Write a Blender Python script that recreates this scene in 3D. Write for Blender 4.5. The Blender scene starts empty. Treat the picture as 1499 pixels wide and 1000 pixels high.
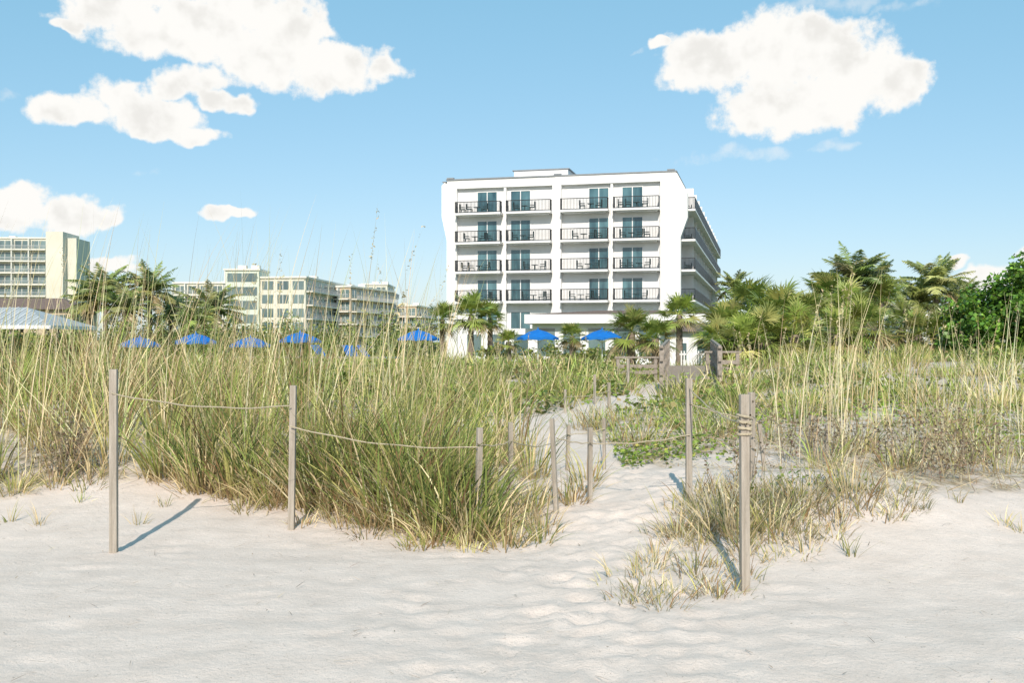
import bpy, math, random
import numpy as np
from mathutils import Vector, Matrix
rng=np.random.default_rng(7); random.seed(7)
D=bpy.data; SC=bpy.context.scene; COL=SC.collection
F=1500.0; CZ=1.5
SC.view_settings.view_transform='Standard'; SC.view_settings.look='None'; SC.view_settings.exposure=0

# ------------------------------------------------------------ helpers
def link(o,parent=None):
    COL.objects.link(o)
    if parent: o.parent=parent
    return o
def empty(name,loc=(0,0,0),rz=0):
    o=D.objects.new(name,None); o.location=loc; o.rotation_euler=(0,0,rz); o.empty_display_size=.3
    return link(o)
def vmesh(name,V,Q,mat,col=None,parent=None,smooth=False):
    me=D.meshes.new(name); V=np.asarray(V,dtype=np.float32); Q=np.asarray(Q,dtype=np.int32)
    n=Q.shape[1]
    me.vertices.add(len(V)); me.vertices.foreach_set('co',V.ravel())
    me.loops.add(Q.size); me.loops.foreach_set('vertex_index',Q.ravel())
    me.polygons.add(len(Q)); me.polygons.foreach_set('loop_start',np.arange(0,Q.size,n,dtype=np.int32))
    me.polygons.foreach_set('loop_total',np.full(len(Q),n,dtype=np.int32))
    if smooth: me.polygons.foreach_set('use_smooth',np.ones(len(Q),dtype=bool))
    me.update(calc_edges=True)
    if col is not None:
        a=me.color_attributes.new('Col','FLOAT_COLOR','POINT')
        c=np.ones((len(V),4),dtype=np.float32); c[:,:3]=col; a.data.foreach_set('color',c.ravel())
    me.materials.append(mat)
    o=D.objects.new(name,me); link(o,parent); return o
class MB:
    def __init__(s): s.V=[];s.Fc=[];s.n=0
    def add(s,v,f):
        s.V+= [tuple(p) for p in v]; s.Fc+=[tuple(i+s.n for i in q) for q in f]; s.n+=len(v)
    def box(s,x0,x1,y0,y1,z0,z1):
        v=[(x,y,z) for z in (z0,z1) for y in (y0,y1) for x in (x0,x1)]
        s.add(v,[(0,2,3,1),(4,5,7,6),(0,1,5,4),(2,6,7,3),(0,4,6,2),(1,3,7,5)])
    def prism_y(s,poly,y0,y1):
        n=len(poly); v=[(x,y0,z) for x,z in poly]+[(x,y1,z) for x,z in poly]
        f=[tuple(range(n)),tuple(range(2*n-1,n-1,-1))]+[(i,i+n,(i+1)%n+n,(i+1)%n) for i in range(n)]
        s.add(v,f)
    def cyl(s,x,y,z0,z1,r0,r1=None,n=8,cap=True):
        r1=r0 if r1 is None else r1
        v=[(x+r0*math.cos(6.2832*i/n),y+r0*math.sin(6.2832*i/n),z0) for i in range(n)]+[(x+r1*math.cos(6.2832*i/n),y+r1*math.sin(6.2832*i/n),z1) for i in range(n)]
        f=[(i,(i+1)%n,(i+1)%n+n,i+n) for i in range(n)]
        if cap: f+=[tuple(range(n,2*n)),tuple(range(n-1,-1,-1))]
        s.add(v,f)
    def obj(s,name,mat,parent=None,bevel=0,smooth=False):
        me=D.meshes.new(name); me.from_pydata(s.V,[],s.Fc); me.materials.append(mat)
        if smooth:
            for p in me.polygons: p.use_smooth=True
        o=D.objects.new(name,me); link(o,parent)
        if bevel:
            m=o.modifiers.new('b','BEVEL'); m.width=bevel; m.segments=2
        return o
# ------------------------------------------------------------ materials
def newmat(name):
    m=D.materials.new(name); m.use_nodes=True; nt=m.node_tree; b=nt.nodes['Principled BSDF']; return m,nt,b
def noisemat(name,c1,c2,scale=4,rough=.7,bump=0,bscale=40,stretch=(1,1,1),metal=0,spec=.3):
    m,nt,b=newmat(name); N=nt.nodes; L=nt.links
    tc=N.new('ShaderNodeTexCoord'); mp=N.new('ShaderNodeMapping'); mp.inputs['Scale'].default_value=stretch
    L.new(tc.outputs['Object'],mp.inputs[0])
    nz=N.new('ShaderNodeTexNoise'); nz.inputs['Scale'].default_value=scale; nz.inputs['Detail'].default_value=5
    L.new(mp.outputs[0],nz.inputs['Vector'])
    mx=N.new('ShaderNodeMix'); mx.data_type='RGBA'; mx.inputs['A'].default_value=(*c1,1); mx.inputs['B'].default_value=(*c2,1)
    cr=N.new('ShaderNodeMapRange'); cr.inputs[1].default_value=.3; cr.inputs[2].default_value=.7
    L.new(nz.outputs[0],cr.inputs[0]); L.new(cr.outputs[0],mx.inputs['Factor']); L.new(mx.outputs['Result'],b.inputs['Base Color'])
    b.inputs['Roughness'].default_value=rough; b.inputs['Metallic'].default_value=metal; b.inputs['Specular IOR Level'].default_value=spec
    if bump:
        n2=N.new('ShaderNodeTexNoise'); n2.inputs['Scale'].default_value=bscale; n2.inputs['Detail'].default_value=4
        L.new(mp.outputs[0],n2.inputs['Vector'])
        bp=N.new('ShaderNodeBump'); bp.inputs['Strength'].default_value=bump; bp.inputs['Distance'].default_value=.01
        L.new(n2.outputs[0],bp.inputs['Height']); L.new(bp.outputs[0],b.inputs['Normal'])
    return m
def leafmat(name,trans=.3,rough=.5,spec=.3):
    m,nt,b=newmat(name); N=nt.nodes; L=nt.links
    at=N.new('ShaderNodeAttribute'); at.attribute_name='Col'
    L.new(at.outputs['Color'],b.inputs['Base Color']); b.inputs['Roughness'].default_value=rough; b.inputs['Specular IOR Level'].default_value=spec
    if trans>0:
        tr=N.new('ShaderNodeBsdfTranslucent'); L.new(at.outputs['Color'],tr.inputs[0])
        mx=N.new('ShaderNodeMixShader'); mx.inputs[0].default_value=trans
        L.new(b.outputs[0],mx.inputs[1]); L.new(tr.outputs[0],mx.inputs[2]); L.new(mx.outputs[0],N['Material Output'].inputs[0])
    return m
M_grass=leafmat('grass_blade',.22,.6,.2); M_leaf=leafmat('leaf',.2,.4,.45); M_palm=leafmat('palm_frond',.25,.35,.5)
M_white=noisemat('white_stucco',(.80,.80,.79),(.74,.74,.73),1.2,.8,.1,30)
M_whitetrim=noisemat('white_trim',(.8,.8,.79),(.76,.76,.75),3,.6)
M_cap=noisemat('roof_cap_metal',(.22,.24,.26),(.28,.3,.32),2,.5)
M_black=noisemat('black_rail',(.02,.025,.03),(.035,.04,.045),8,.4)
M_chair=noisemat('dark_teal_chair',(.015,.05,.055),(.03,.07,.075),8,.5)
M_wood=noisemat('weathered_wood',(.29,.25,.20),(.46,.41,.345),5,.85,.8,30,(7,7,.5))
M_darkwood=noisemat('boardwalk_wood',(.22,.19,.155),(.36,.315,.27),4,.85,.4,30,(3,3,3))
M_rope=noisemat('rope_fibre',(.42,.36,.25),(.55,.48,.35),60,.9,.8,200)
M_brownroof=noisemat('brown_roof',(.14,.10,.085),(.21,.155,.13),3,.8,.3,20)
M_blue=noisemat('blue_canvas',(.005,.13,.46),(.01,.17,.54),4,.7)
M_greymetal=noisemat('standing_seam_metal',(.42,.44,.45),(.5,.52,.53),2,.45,0,40,(1,1,1),.2)
M_cream=noisemat('cream_stucco',(.62,.60,.50),(.68,.66,.57),.3,.85)
M_pale=noisemat('pale_stucco',(.58,.63,.54),(.64,.69,.60),.2,.85)
M_beige=noisemat('beige_trim',(.72,.70,.63),(.76,.74,.67),.4,.8)
M_tan=noisemat('tan_stucco',(.50,.40,.28),(.57,.47,.35),.3,.85)
M_trunk=noisemat('palm_trunk',(.16,.125,.09),(.30,.25,.20),6,.9,.8,30,(1,1,3))
def glassmat(name,c1,c2,scale):
    m=noisemat(name,c1,c2,scale,.12,0,10,(1,1,.25)); m.node_tree.nodes['Principled BSDF'].inputs['Specular IOR Level'].default_value=.8; return m
M_glass=glassmat('teal_door_glass',(.01,.05,.07),(.10,.22,.25),1.1)
M_glassd=glassmat('window_glass',(.04,.08,.09),(.17,.25,.25),.25)

# ------------------------------------------------------------ terrain
def h2(ix,iy,s):
    v=np.sin(ix*127.1+iy*311.7+s*74.7)*43758.5453; return v-np.floor(v)
def vn(x,y,s=0):
    ix=np.floor(x);iy=np.floor(y);fx=x-ix;fy=y-iy;fx=fx*fx*(3-2*fx);fy=fy*fy*(3-2*fy)
    a=h2(ix,iy,s);b=h2(ix+1,iy,s);c=h2(ix,iy+1,s);d=h2(ix+1,iy+1,s)
    return (a+(b-a)*fx)*(1-fy)+(c+(d-c)*fx)*fy-.5
def sstep(a,b,x):
    t=np.clip((x-a)/(b-a),0,1); return t*t*(3-2*t)
def H(x,y):
    x=np.asarray(x,float);y=np.asarray(y,float)
    z=np.interp(y,[-100,0,7.5,10,12,14,18,22,30,40,60,80,5000],[-.6,0,0,.14,.22,.28,.42,.48,.60,.45,-.3,-.5,-.5])
    z=z+.30*np.exp(-((x-2.5)/1.25)**2-((y-8.4)/1.3)**2)
    z=z+.18*np.exp(-((x-5.2)/1.8)**2-((y-9.0)/1.6)**2)
    z=z+.22*sstep(-.5,-2.5,x)*sstep(8.3,10.5,y)*sstep(22,14,y)
    z=z+.35*sstep(5,14,x)*sstep(18,28,y)*sstep(70,50,y)
    z=z-.42*np.exp(-((x-.155*y)/(.9+.03*np.abs(y)))**2)*sstep(19,24,y)*sstep(60,45,y)
    near=sstep(60,30,np.abs(y)); c=.8; s=.6; xr=c*x+s*y; yr=-s*x+c*y
    z=z+near*(.16*vn(x/3.1,y/3.1,1)*sstep(5,12,y)+.035*vn(xr/1.1,yr/1.1,2)+.006*vn(xr/.42,yr/.42,3))
    return z
_ys=np.arange(3.0,150,.02)
def G(px,py):
    k=(px-750)/F; s=(500-py)/F
    hit=np.argmax(CZ+s*_ys[:4000]<=H(k*_ys[:4000],_ys[:4000])); y=_ys[hit]
    return np.array([k*y,y,float(H(k*y,y))])
def proj(x,y,z): return 750+F*x/y, 500+(CZ-z)*F/y
EX=[-900,0,60,110,200,330,430,520,600,700,780,800,840,880,900,1000,1160,1250,1340,1500,2400]
EY=[740,735,725,706,698,734,746,772,792,800,795,768,735,700,690,688,690,703,720,718,725]
PATH=[(925,745,.55),(862,695,.48),(845,655,.42),(770,628,.52),(690,622,.45),(770,628,.52),(860,606,.46),(935,585,.5),(968,571,.5),(985,560,.5)]
PP=[(*G(a,b)[:2],w) for a,b,w in PATH]
PP+=[(4.35,24.0,.7),(4.65,26.5,.7),(6.0,35.0,.7)]
def pathd(x,y):
    d=np.full(np.shape(x),9.0)
    for (x0,y0,w0),(x1,y1,w1) in zip(PP[:-1],PP[1:]):
        dx,dy=x1-x0,y1-y0; t=np.clip(((x-x0)*dx+(y-y0)*dy)/(dx*dx+dy*dy),0,1)
        d=np.minimum(d,np.hypot(x-x0-t*dx,y-y0-t*dy)-(w0+(w1-w0)*t))
    return d
_s=G(1080,677); SX,SY=_s[0],_s[1]
def veg(x,y):
    z=H(x,y); yy=np.maximum(y,1.0); px,py=proj(x,yy,z)
    e=np.interp(px,EX,EY)+14*vn(x*1.7,y*1.7,8)
    v=sstep(-4,10,e-py)*(y>4)
    v=v*sstep(-.05,.25,pathd(x,y)+.35*vn(x*2,y*2,9))
    v=v*sstep(.8,1.2,np.hypot((x-SX)/.75,(y-SY)/.65)+.4*vn(x*2,y*2,5))
    return v
n=820
u=np.linspace(-7.7,7.7,n); gx=np.sinh(u)*3.0+1
gy=np.sinh(np.linspace(-3.4,7.6,n))*3.0+7
X,Y=np.meshgrid(gx,gy); Z=H(X,Y)
VG=veg(X,Y)
for i in range(3600):
    cx=rng.uniform(-5,5);cy=rng.uniform(3.5,10)
    if i>2200: cy=rng.uniform(3.5,11); cx=.2+.17*(cy-4)+rng.normal(0,.45)
    r=rng.uniform(.03,.085); a=rng.uniform(0,3.14); ix=np.searchsorted(gx,[cx-.35,cx+.35]); iy=np.searchsorted(gy,[cy-.35,cy+.35])
    sx=slice(*ix);sy=slice(*iy); dx=X[sy,sx]-cx;dy=Y[sy,sx]-cy
    a1=dx*math.cos(a)+dy*math.sin(a);a2=-dx*math.sin(a)+dy*math.cos(a)
    q=(a1/(r*1.6))**2+(a2/r)**2
    Z[sy,sx]+=rng.uniform(.001,.007 if i<2200 else .014)*(-np.exp(-q)+.55*np.exp(-(np.sqrt(q)-1.5)**2*3))
V=np.stack([X,Y,Z],-1).reshape(-1,3)
I=np.arange(n*n).reshape(n,n); Q=np.stack([I[:-1,:-1],I[:-1,1:],I[1:,1:],I[1:,:-1]],-1).reshape(-1,4)
m,nt,b=newmat('sand'); N=nt.nodes;L=nt.links
tc=N.new('ShaderNodeTexCoord'); at=N.new('ShaderNodeAttribute'); at.attribute_name='Col'
def nz(s,d=6,r=.6):
    q=N.new('ShaderNodeTexNoise'); q.inputs['Scale'].default_value=s; q.inputs['Detail'].default_value=d; q.inputs['Roughness'].default_value=r; L.new(tc.outputs['Object'],q.inputs['Vector']); return q
def mixc(A,B,f):
    q=N.new('ShaderNodeMix'); q.data_type='RGBA'
    for k,v in (('A',A),('B',B)):
        if isinstance(v,tuple): q.inputs[k].default_value=(*v,1)
        else: L.new(v,q.inputs[k])
    L.new(f,q.inputs['Factor']); return q.outputs['Result']
def mr(v,a,b2,c=0,d=1):
    q=N.new('ShaderNodeMapRange'); q.inputs[1].default_value=a;q.inputs[2].default_value=b2;q.inputs[3].default_value=c;q.inputs[4].default_value=d; L.new(v,q.inputs[0]); return q.outputs[0]
s1=mixc((.74,.635,.56),(.645,.55,.48),mr(nz(3.2,5).outputs[0],.35,.68))
s2=mixc(s1,(.52,.44,.38),mr(nz(120,2).outputs[0],.54,.78))
s2=mixc(s2,(.36,.30,.24),mr(nz(42,3).outputs[0],.67,.73))
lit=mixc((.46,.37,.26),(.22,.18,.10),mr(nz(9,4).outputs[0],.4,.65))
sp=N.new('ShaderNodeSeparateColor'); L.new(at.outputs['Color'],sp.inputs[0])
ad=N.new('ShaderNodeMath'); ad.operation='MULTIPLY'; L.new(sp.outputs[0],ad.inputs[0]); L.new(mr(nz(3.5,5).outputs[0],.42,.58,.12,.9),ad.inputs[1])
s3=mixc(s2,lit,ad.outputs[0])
fg=mixc(s3,(.13,.16,.05),sp.outputs[1])
L.new(fg,b.inputs['Base Color']); b.inputs['Roughness'].default_value=.95; b.inputs['Specular IOR Level'].default_value=.1
bp=N.new('ShaderNodeBump'); bp.inputs['Strength'].default_value=.55; bp.inputs['Distance'].default_value=.02; L.new(nz(24,6,.7).outputs[0],bp.inputs['Height'])
bq=N.new('ShaderNodeBump'); bq.inputs['Strength'].default_value=.6; bq.inputs['Distance'].default_value=.004; L.new(nz(140,3).outputs[0],bq.inputs['Height']); L.new(bp.outputs[0],bq.inputs['Normal']); L.new(bq.outputs[0],b.inputs['Normal'])
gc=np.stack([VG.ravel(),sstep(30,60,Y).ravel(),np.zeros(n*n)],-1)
vmesh('sandy_ground',V,Q,m,gc,smooth=True)

# ------------------------------------------------------------ ribbons / plants
class RB:
    def __init__(s): s.V=[];s.Q=[];s.C=[];s.n=0
    def ribbon(s,P,side,Wd,C):
        N_,S,_=P.shape
        if side.ndim==2: side=side[:,None,:]
        if C.ndim==2: C=np.repeat(C[:,None,:],S,1)
        a=P-side*Wd[...,None]*.5; b_=P+side*Wd[...,None]*.5
        v=np.stack([a,b_],2).reshape(-1,3)
        base=(np.arange(N_)*S*2)[:,None]+(np.arange(S-1)*2)[None,:]
        q=np.stack([base,base+1,base+3,base+2],-1).reshape(-1,4)+s.n
        s.V.append(v);s.Q.append(q);s.C.append(np.repeat(C[:,:,None,:],2,2).reshape(-1,3)); s.n+=len(v)
    def leaves(s,P,size,C,up=.5,asp=.8):
        N_=len(P); nrm=rng.normal(size=(N_,3)); nrm[:,2]=np.abs(nrm[:,2])+up; nrm/=np.linalg.norm(nrm,axis=1)[:,None]
        t=np.cross(nrm,rng.normal(size=(N_,3))); t/=np.linalg.norm(t,axis=1)[:,None]; w=np.cross(nrm,t)
        sz=np.asarray(size)[:,None]*np.ones((N_,1))
        v=np.stack([P-t*sz*.5,P+w*sz*.5*asp-t*sz*.05+nrm*sz*.12,P+t*sz*.5,P-w*sz*.5*asp-t*sz*.05+nrm*sz*.12],1).reshape(-1,3)
        q=np.arange(N_*4).reshape(-1,4)+s.n
        s.V.append(v);s.Q.append(q);s.C.append(np.repeat(C,4,0)); s.n+=len(v)
    def obj(s,name,mat,parent=None):
        return vmesh(name,np.concatenate(s.V),np.concatenate(s.Q),mat,np.concatenate(s.C),parent)
def rand(a,b_,n_): return rng.uniform(a,b_,n_)
def palc(pal,wts,n_,var=.18):
    pal=np.array(pal); c=pal[rng.choice(len(pal),n_,p=np.array(wts)/sum(wts))]
    return c*(1+rng.normal(0,var,(n_,1)))*(1+rng.normal(0,.05,(n_,3)))
def blades(rb,base,az,Ln,th0,k,w,col,S=5,basecol=None):
    N_=len(base); P=np.zeros((N_,S+1,3)); P[:,0]=base
    for i in range(S):
        th=th0+k*((i+.5)/S)**1.5; st=(Ln/S)
        P[:,i+1,0]=P[:,i,0]+np.sin(th)*np.cos(az)*st
        P[:,i+1,1]=P[:,i,1]+np.sin(th)*np.sin(az)*st
        P[:,i+1,2]=P[:,i,2]+np.cos(th)*st
    a2=rand(0,6.283,N_); side=np.stack([np.cos(a2),np.sin(a2)*.5,np.zeros(N_)],-1)
    prof=np.interp(np.linspace(0,1,S+1),[0,.3,.7,1],[.8,1,.65,.06])
    Wd=w[:,None]*prof[None]
    if basecol is not None:
        t=np.clip(np.linspace(0,1,S+1)*2.5,0,1)[None,:,None]; C=basecol*(1-t)+col[:,None,:]*t
    else: C=col
    rb.ribbon(P,side,Wd,np.clip(C,.005,.9))
    return P
GREEN=(.21,.255,.065);YG=(.39,.37,.125);DG=(.08,.115,.033);STRAW=(.68,.55,.32);BR=(.30,.19,.095);LG=(.31,.40,.105);GREY=(.40,.38,.28);PALE=(.68,.61,.40)
def clumps(rb,C,nb,R,l0,l1,w,pal,wts,lean=.5,kmax=1.3,hs=None,S=5,tv=.22):
    n_=len(C)
    if n_==0: return
    cc=np.repeat(C,nb,0); N_=len(cc)
    r=R*np.sqrt(rng.random(N_)); ph=rand(0,6.283,N_)
    x=cc[:,0]+r*np.cos(ph); y=cc[:,1]+r*np.sin(ph); z=H(x,y)-.02
    h=rand(.45,1.35,n_) if hs is None else hs
    Ln=rand(l0,l1,N_)*np.repeat(h,nb)
    th0=np.abs(.05+lean*(r/R)*rng.random(N_)+rng.normal(0,.1,N_)); k=rand(.1,kmax,N_)
    wt=np.array(wts,float)
    W_=wt[None]*rng.gamma(1.4,1,(n_,len(wt))); W_/=W_.sum(1)[:,None]; cum=np.cumsum(np.repeat(W_,nb,0),1); idx=(rng.random(N_)[:,None]>cum).sum(1).clip(0,len(wt)-1)
    tint=np.repeat(1+rng.normal(0,tv,n_),nb)[:,None].clip(.5,1.5)
    col=np.array(pal)[idx]*(1+rng.normal(0,.2,(N_,1)))*tint
    blades(rb,np.stack([x,y,z],-1),ph+rng.normal(0,.5,N_),Ln,th0,k,np.full(N_,w)*rand(.6,1.4,N_),col,S,np.array([.33,.24,.12])[None,None])
def scatter(y0,y1,k0,k1,dens,filt=None,vmin=.5,patchy=0,ps=1.2):
    A=.5*(k1-k0)*(y1**2-y0**2); n_=int(A*dens)
    y=np.sqrt(rand(y0**2,y1**2,n_)); x=y*rand(k0,k1,n_)
    ok=veg(x,y)>vmin
    if patchy: ok&=rng.random(n_)<np.clip(.5+patchy*(vn(x/ps,y/ps,21)+.5*vn(x/ps*2.3,y/ps*2.3,22)),.02,1)
    if filt is not None: ok&=filt(x,y)
    return np.stack([x,y],-1)[ok]
# --- tall sea oats (left)
rb=RB()
OW=[3.0,4.2,1.7,3.6,2.0,1.2]; OP=[GREEN,YG,DG,STRAW,BR,LG]
def lft(x,y):
    px=750+F*x/y; return (px<790)&(rng.random(len(x))<np.interp(px,[-400,0,150,230,800],[.8,.5,.42,1,1])*np.interp(y,[7,9,9.6],[.2,.35,1])*1.0)|((px>230)&(px<790)&(y<9.5))
C=scatter(7.0,13,-.66,.03,6.0,lft,.5,2.9,.8)
clumps(rb,C,60,.16,.5,1.2,.011,OP,OW,.6,1.4)
C=scatter(12,18,-.66,.0,3.1,lambda x,y:rng.random(len(x))<np.interp(750+F*x/y,[550,680],[1,.3]),.5,2.2,1.3)
clumps(rb,C,55,.25,.6,1.3,.015,OP,OW,.5,1.2)
for px,py,hh in [(455,738,.95),(480,742,1.1),(515,745,1.2),(560,768,1.0),(600,772,1.15),(645,783,.95),(690,786,.72),(600,740,1.2),(655,755,1.0),(690,760,.8),(560,732,1.2),(620,725,1.0),(505,722,1.1),(300,715,.85),(245,698,.9),(350,722,.8),(400,730,.8)]:
    g=G(px,py); clumps(rb,np.array([g[:2]]),150,.2,.5,1.1,.014,OP,[4,3.6,3,1.7,1,1.4],.8,1.6,np.array([hh]),6)
    clumps(rb,np.array([g[:2]]),80,.28,.25,.65,.011,[STRAW,BR,PALE],[3,2,1],1.15,1.6,np.array([hh]),5)
rb.obj('sea_oats_grass',M_grass)
# --- stalks
def stalks(rb,pts,l0,l1,pal,wts,w=.006,head=.35,lean=.12):
    n_=len(pts)
    if n_==0: return
    x,y=pts[:,0],pts[:,1]; z=H(x,y); az=rng.normal(.4,1.3,n_)
    P=blades(rb,np.stack([x,y,z],-1),az,rand(l0,l1,n_),np.abs(rng.normal(0,lean,n_)),rand(0,.5,n_),np.full(n_,w),palc(pal,wts,n_),7)
    for i in np.where(rng.random(n_)<head)[0]:
        m_=22; t=rng.random(m_)*1.6-.6; p=np.where(t[:,None]<0,P[i,6]+(P[i,5]-P[i,6])*(-t[:,None]),P[i,6]*(1-t[:,None])+P[i,7]*t[:,None])+rng.normal(0,.012,(m_,3))
        rb.leaves(p,rand(.025,.045,m_)*w/.008,palc([(.52,.45,.26)],[1],m_),0,.35)
rb=RB(); SP=[STRAW,(.42,.43,.20),PALE,(.36,.29,.16)]
stalks(rb,scatter(8.5,17,-.62,-.06,18,lambda x,y:(750+F*x/y<240)|(750+F*x/y>300)|(rng.random(len(x))<.5),.5,1.2,1.5),1.2,2.75,SP,[3,3,2,2],.008,.05,.16)
stalks(rb,scatter(8.5,14,-.06,.02,2),.9,1.6,SP,[3,3,3,1],.0075,.12)
stalks(rb,scatter(9.5,17,.22,.62,4.8),.8,2.0,[STRAW,PALE],[3,3],.008,.1,.1)
stalks(rb,scatter(10,12.5,.27,.34,7),1.2,2.2,SP,[3,2,3,1],.009,.2,.08)
stalks(rb,scatter(16,30,-.5,.6,.5),.8,1.4,[STRAW,PALE],[3,3],.013,.2,.1)
for px,py,ln in [(1240,620,2.25),(1225,640,1.9),(1215,655,1.7),(180,650,1.9),(560,690,1.8)]:
    g=G(px,py); stalks(rb,np.array([g[:2]]),ln,ln,[(.55,.52,.32)],[1],.012,1.0,.03)
rb.obj('sea_oats_stalks',M_grass)
# --- mid distance dune grass
rb=RB(); MP=[GREEN,YG,STRAW,LG,DG,PALE]
C=scatter(9.3,16,-.02,.64,4.4,lambda x,y:(750+F*x/y)>770,.5,2.6,.9); clumps(rb,C,38,.2,.2,.58,.010,MP+[GREY,BR],[2.8,3.5,2.4,2.8,1.0,1.4,1.8,1.2],.8,1.3)
C=scatter(16,26,-.6,.64,2.6,None,.5,1.8,2.5); clumps(rb,C,36,.35,.25,.62,.019,MP,[3,4,2.2,3.2,1.4,.8],.7,1.3,None,4)
C=scatter(26,48,-.6,.64,1.0,None,.5,1.8,5); clumps(rb,C,36,.6,.3,.7,.032,MP,[3.2,4,2,3.2,1.6,.8],.7,1.3,None,4)
C=scatter(7.2,9.6,-.63,-.30,6,None,.1); clumps(rb,C,14,.12,.10,.38,.008,[GREEN,YG,STRAW,BR],[3,3,3,1],1.0,1.4)
rb.obj('dune_grass',M_grass)
# --- leafy creepers & shrubs
def mounds(rb,C,rad,hgt,nl,ls,pal,wts,up=.6):
    for (x,y),r,h_ in zip(C,rad,hgt):
        q=rng.normal(size=(nl,3)); q/=np.linalg.norm(q,axis=1)[:,None]; q[:,2]=np.abs(q[:,2])
        q*=(rng.random((nl,1))**.35)
        P=q*np.array([r,r,h_]); P[:,0]+=x;P[:,1]+=y; P[:,2]+=H(P[:,0],P[:,1])
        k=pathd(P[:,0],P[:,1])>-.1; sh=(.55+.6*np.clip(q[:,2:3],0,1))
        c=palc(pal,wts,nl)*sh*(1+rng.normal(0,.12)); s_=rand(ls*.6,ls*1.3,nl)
        if k.any(): rb.leaves(P[k],s_[k],c[k],up)
rb=RB()
C=scatter(15,42,-.55,.62,.9,lambda x,y:rng.random(len(x))<np.interp(750+F*x/y,[0,500,620,900,1020],[.4,.6,1,1,.3]),.5,1.6,4); nC=len(C)
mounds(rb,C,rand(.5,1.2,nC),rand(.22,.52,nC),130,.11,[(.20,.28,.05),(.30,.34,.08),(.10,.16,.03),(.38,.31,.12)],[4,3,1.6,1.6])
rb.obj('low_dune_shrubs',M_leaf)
rb=RB()
def patch(px,py,rx,ry,nl,ls):
    g=G(px,py); x=g[0]+rng.normal(0,rx,nl); y=g[1]+rng.normal(0,ry,nl); z=H(x,y)+rand(.01,.14,nl)
    k=pathd(x,y)>-.1; rb.leaves(np.stack([x,y,z],-1)[k],rand(ls*.6,ls*1.2,nl)[k],palc([(.20,.30,.04),(.29,.36,.06),(.11,.17,.03),(.5,.45,.1)],[4,3,2,.4],nl)[k],.9)
for a in [(950,672,.4,.3,450,.055),(1010,655,.4,.45,400,.055),(905,682,.2,.25,250,.05),(1150,612,.6,.6,500,.075),(1230,595,.8,.9,500,.08),(1010,630,.6,.6,400,.07),(1400,610,.8,.8,400,.07),(900,555,1.0,1.4,800,.09),(700,575,1.3,1.6,1300,.09),(600,600,.8,.9,800,.08),(1165,715,.25,.12,120,.045),(1440,640,.5,.6,300,.06),(1010,600,.6,.9,500,.08),(800,580,1.0,.8,700,.08)]: patch(*a)
rb.obj('beach_creeper_vines',M_leaf)
# --- dry tufts on the mound
rb=RB()
pts=[]
for i in range(900):
    px=rng.uniform(880,1345);py=rng.uniform(690,905)
    if py>np.interp(px,[880,930,1000,1090,1130,1200,1345],[862,905,895,870,840,800,745])or py<np.interp(px,[880,950,1010,1345],[855,790,715,700]): continue
    if rng.random()>np.interp(py,[690,760,800,905],[.5,.55,.45,.3]) : continue
    pts.append(G(px,py)[:2])
    if len(pts)>150: break
TP=[STRAW,YG,BR,GREY,(.22,.24,.10),(.56,.48,.31)]
C=np.array(pts); clumps(rb,C,28,.11,.06,.24,.007,TP,[3,3,2,2,3,2],1.15,1.6)
C=np.array([G(a,b_)[:2] for a,b_ in [(1060,770),(1110,745),(1150,760),(1085,735),(1040,755),(1130,785),(1180,745),(1000,785),(1075,795),(1250,735),(1120,770),(1160,735),(1020,735)]])
clumps(rb,C,85,.2,.15,.45,.009,TP,[3,3,2,2,3.5,2],1.0,1.6)
C=np.array([G(a,b_)[:2] for a,b_ in [(205,768),(243,742),(1245,815),(1495,780),(1470,770),(60,770),(15,765),(120,735),(1355,745),(1400,735)]])
clumps(rb,C,16,.05,.08,.22,.007,[GREEN,YG,STRAW],[3,3,3],.9,1.2)
C=np.array([G(a+rng.normal(0,8),b_+rng.normal(0,6))[:2] for a,b_ in [(600,795),(640,798),(690,803),(730,800),(770,800),(790,775),(400,745),(360,740),(450,755),(500,768),(550,780),(830,740),(860,720),(780,740),(740,770),(725,785),(760,755),(20,720),(80,715),(140,705)]*2])
clumps(rb,C,40,.13,.12,.40,.009,TP[:3]+[GREEN],[4,3,1.5,2],1.15,1.6)
rb.obj('dry_grass_tufts',M_grass)
# --- dead weeds
rb=RB()
for px,py in [(1190,665),(1215,680),(1240,670),(1165,680),(1340,690),(1365,700),(1390,690),(1410,705),(1435,695),(1375,670),(1280,690),(1320,660),(1460,680),(1400,650),(90,690),(105,700),(130,690),(80,705),(1085,715)]:
    g=G(px,py); ns=8; x=g[0]+rng.normal(0,.1,ns);y=g[1]+rng.normal(0,.1,ns)
    P=blades(rb,np.stack([x,y,H(x,y)],-1),rand(0,6.28,ns),rand(.3,.65,ns),rand(.05,.4,ns),rand(-.2,.5,ns),np.full(ns,.009),palc([(.30,.24,.17)],[1],ns),5)
    q=P.reshape(-1,3); q=np.repeat(q,5,0)+rng.normal(0,.03,(len(q)*5,3)); q=q[q[:,2]>g[2]+.08]
    rb.leaves(q,rand(.02,.045,len(q)),palc([(.28,.21,.13),(.40,.34,.22),(.18,.13,.09)],[3,2,2],len(q)),0,.6)
rb.obj('dried_weeds',M_grass)
rb=RB()
nl=14000; x=rand(-6,7,nl*3);y=rand(6.5,13,nl*3); k=(veg(x,y)>.2); x=x[k][:nl];y=y[k][:nl]; nn=len(x)
az=rand(0,6.28,nn); blades(rb,np.stack([x,y,H(x,y)+.01],-1),az,rand(.08,.35,nn),rand(1.1,1.55,nn),rand(0,.2,nn),np.full(nn,.008),palc([STRAW,BR,(.6,.53,.38)],[3,2,2],nn),3)
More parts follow.
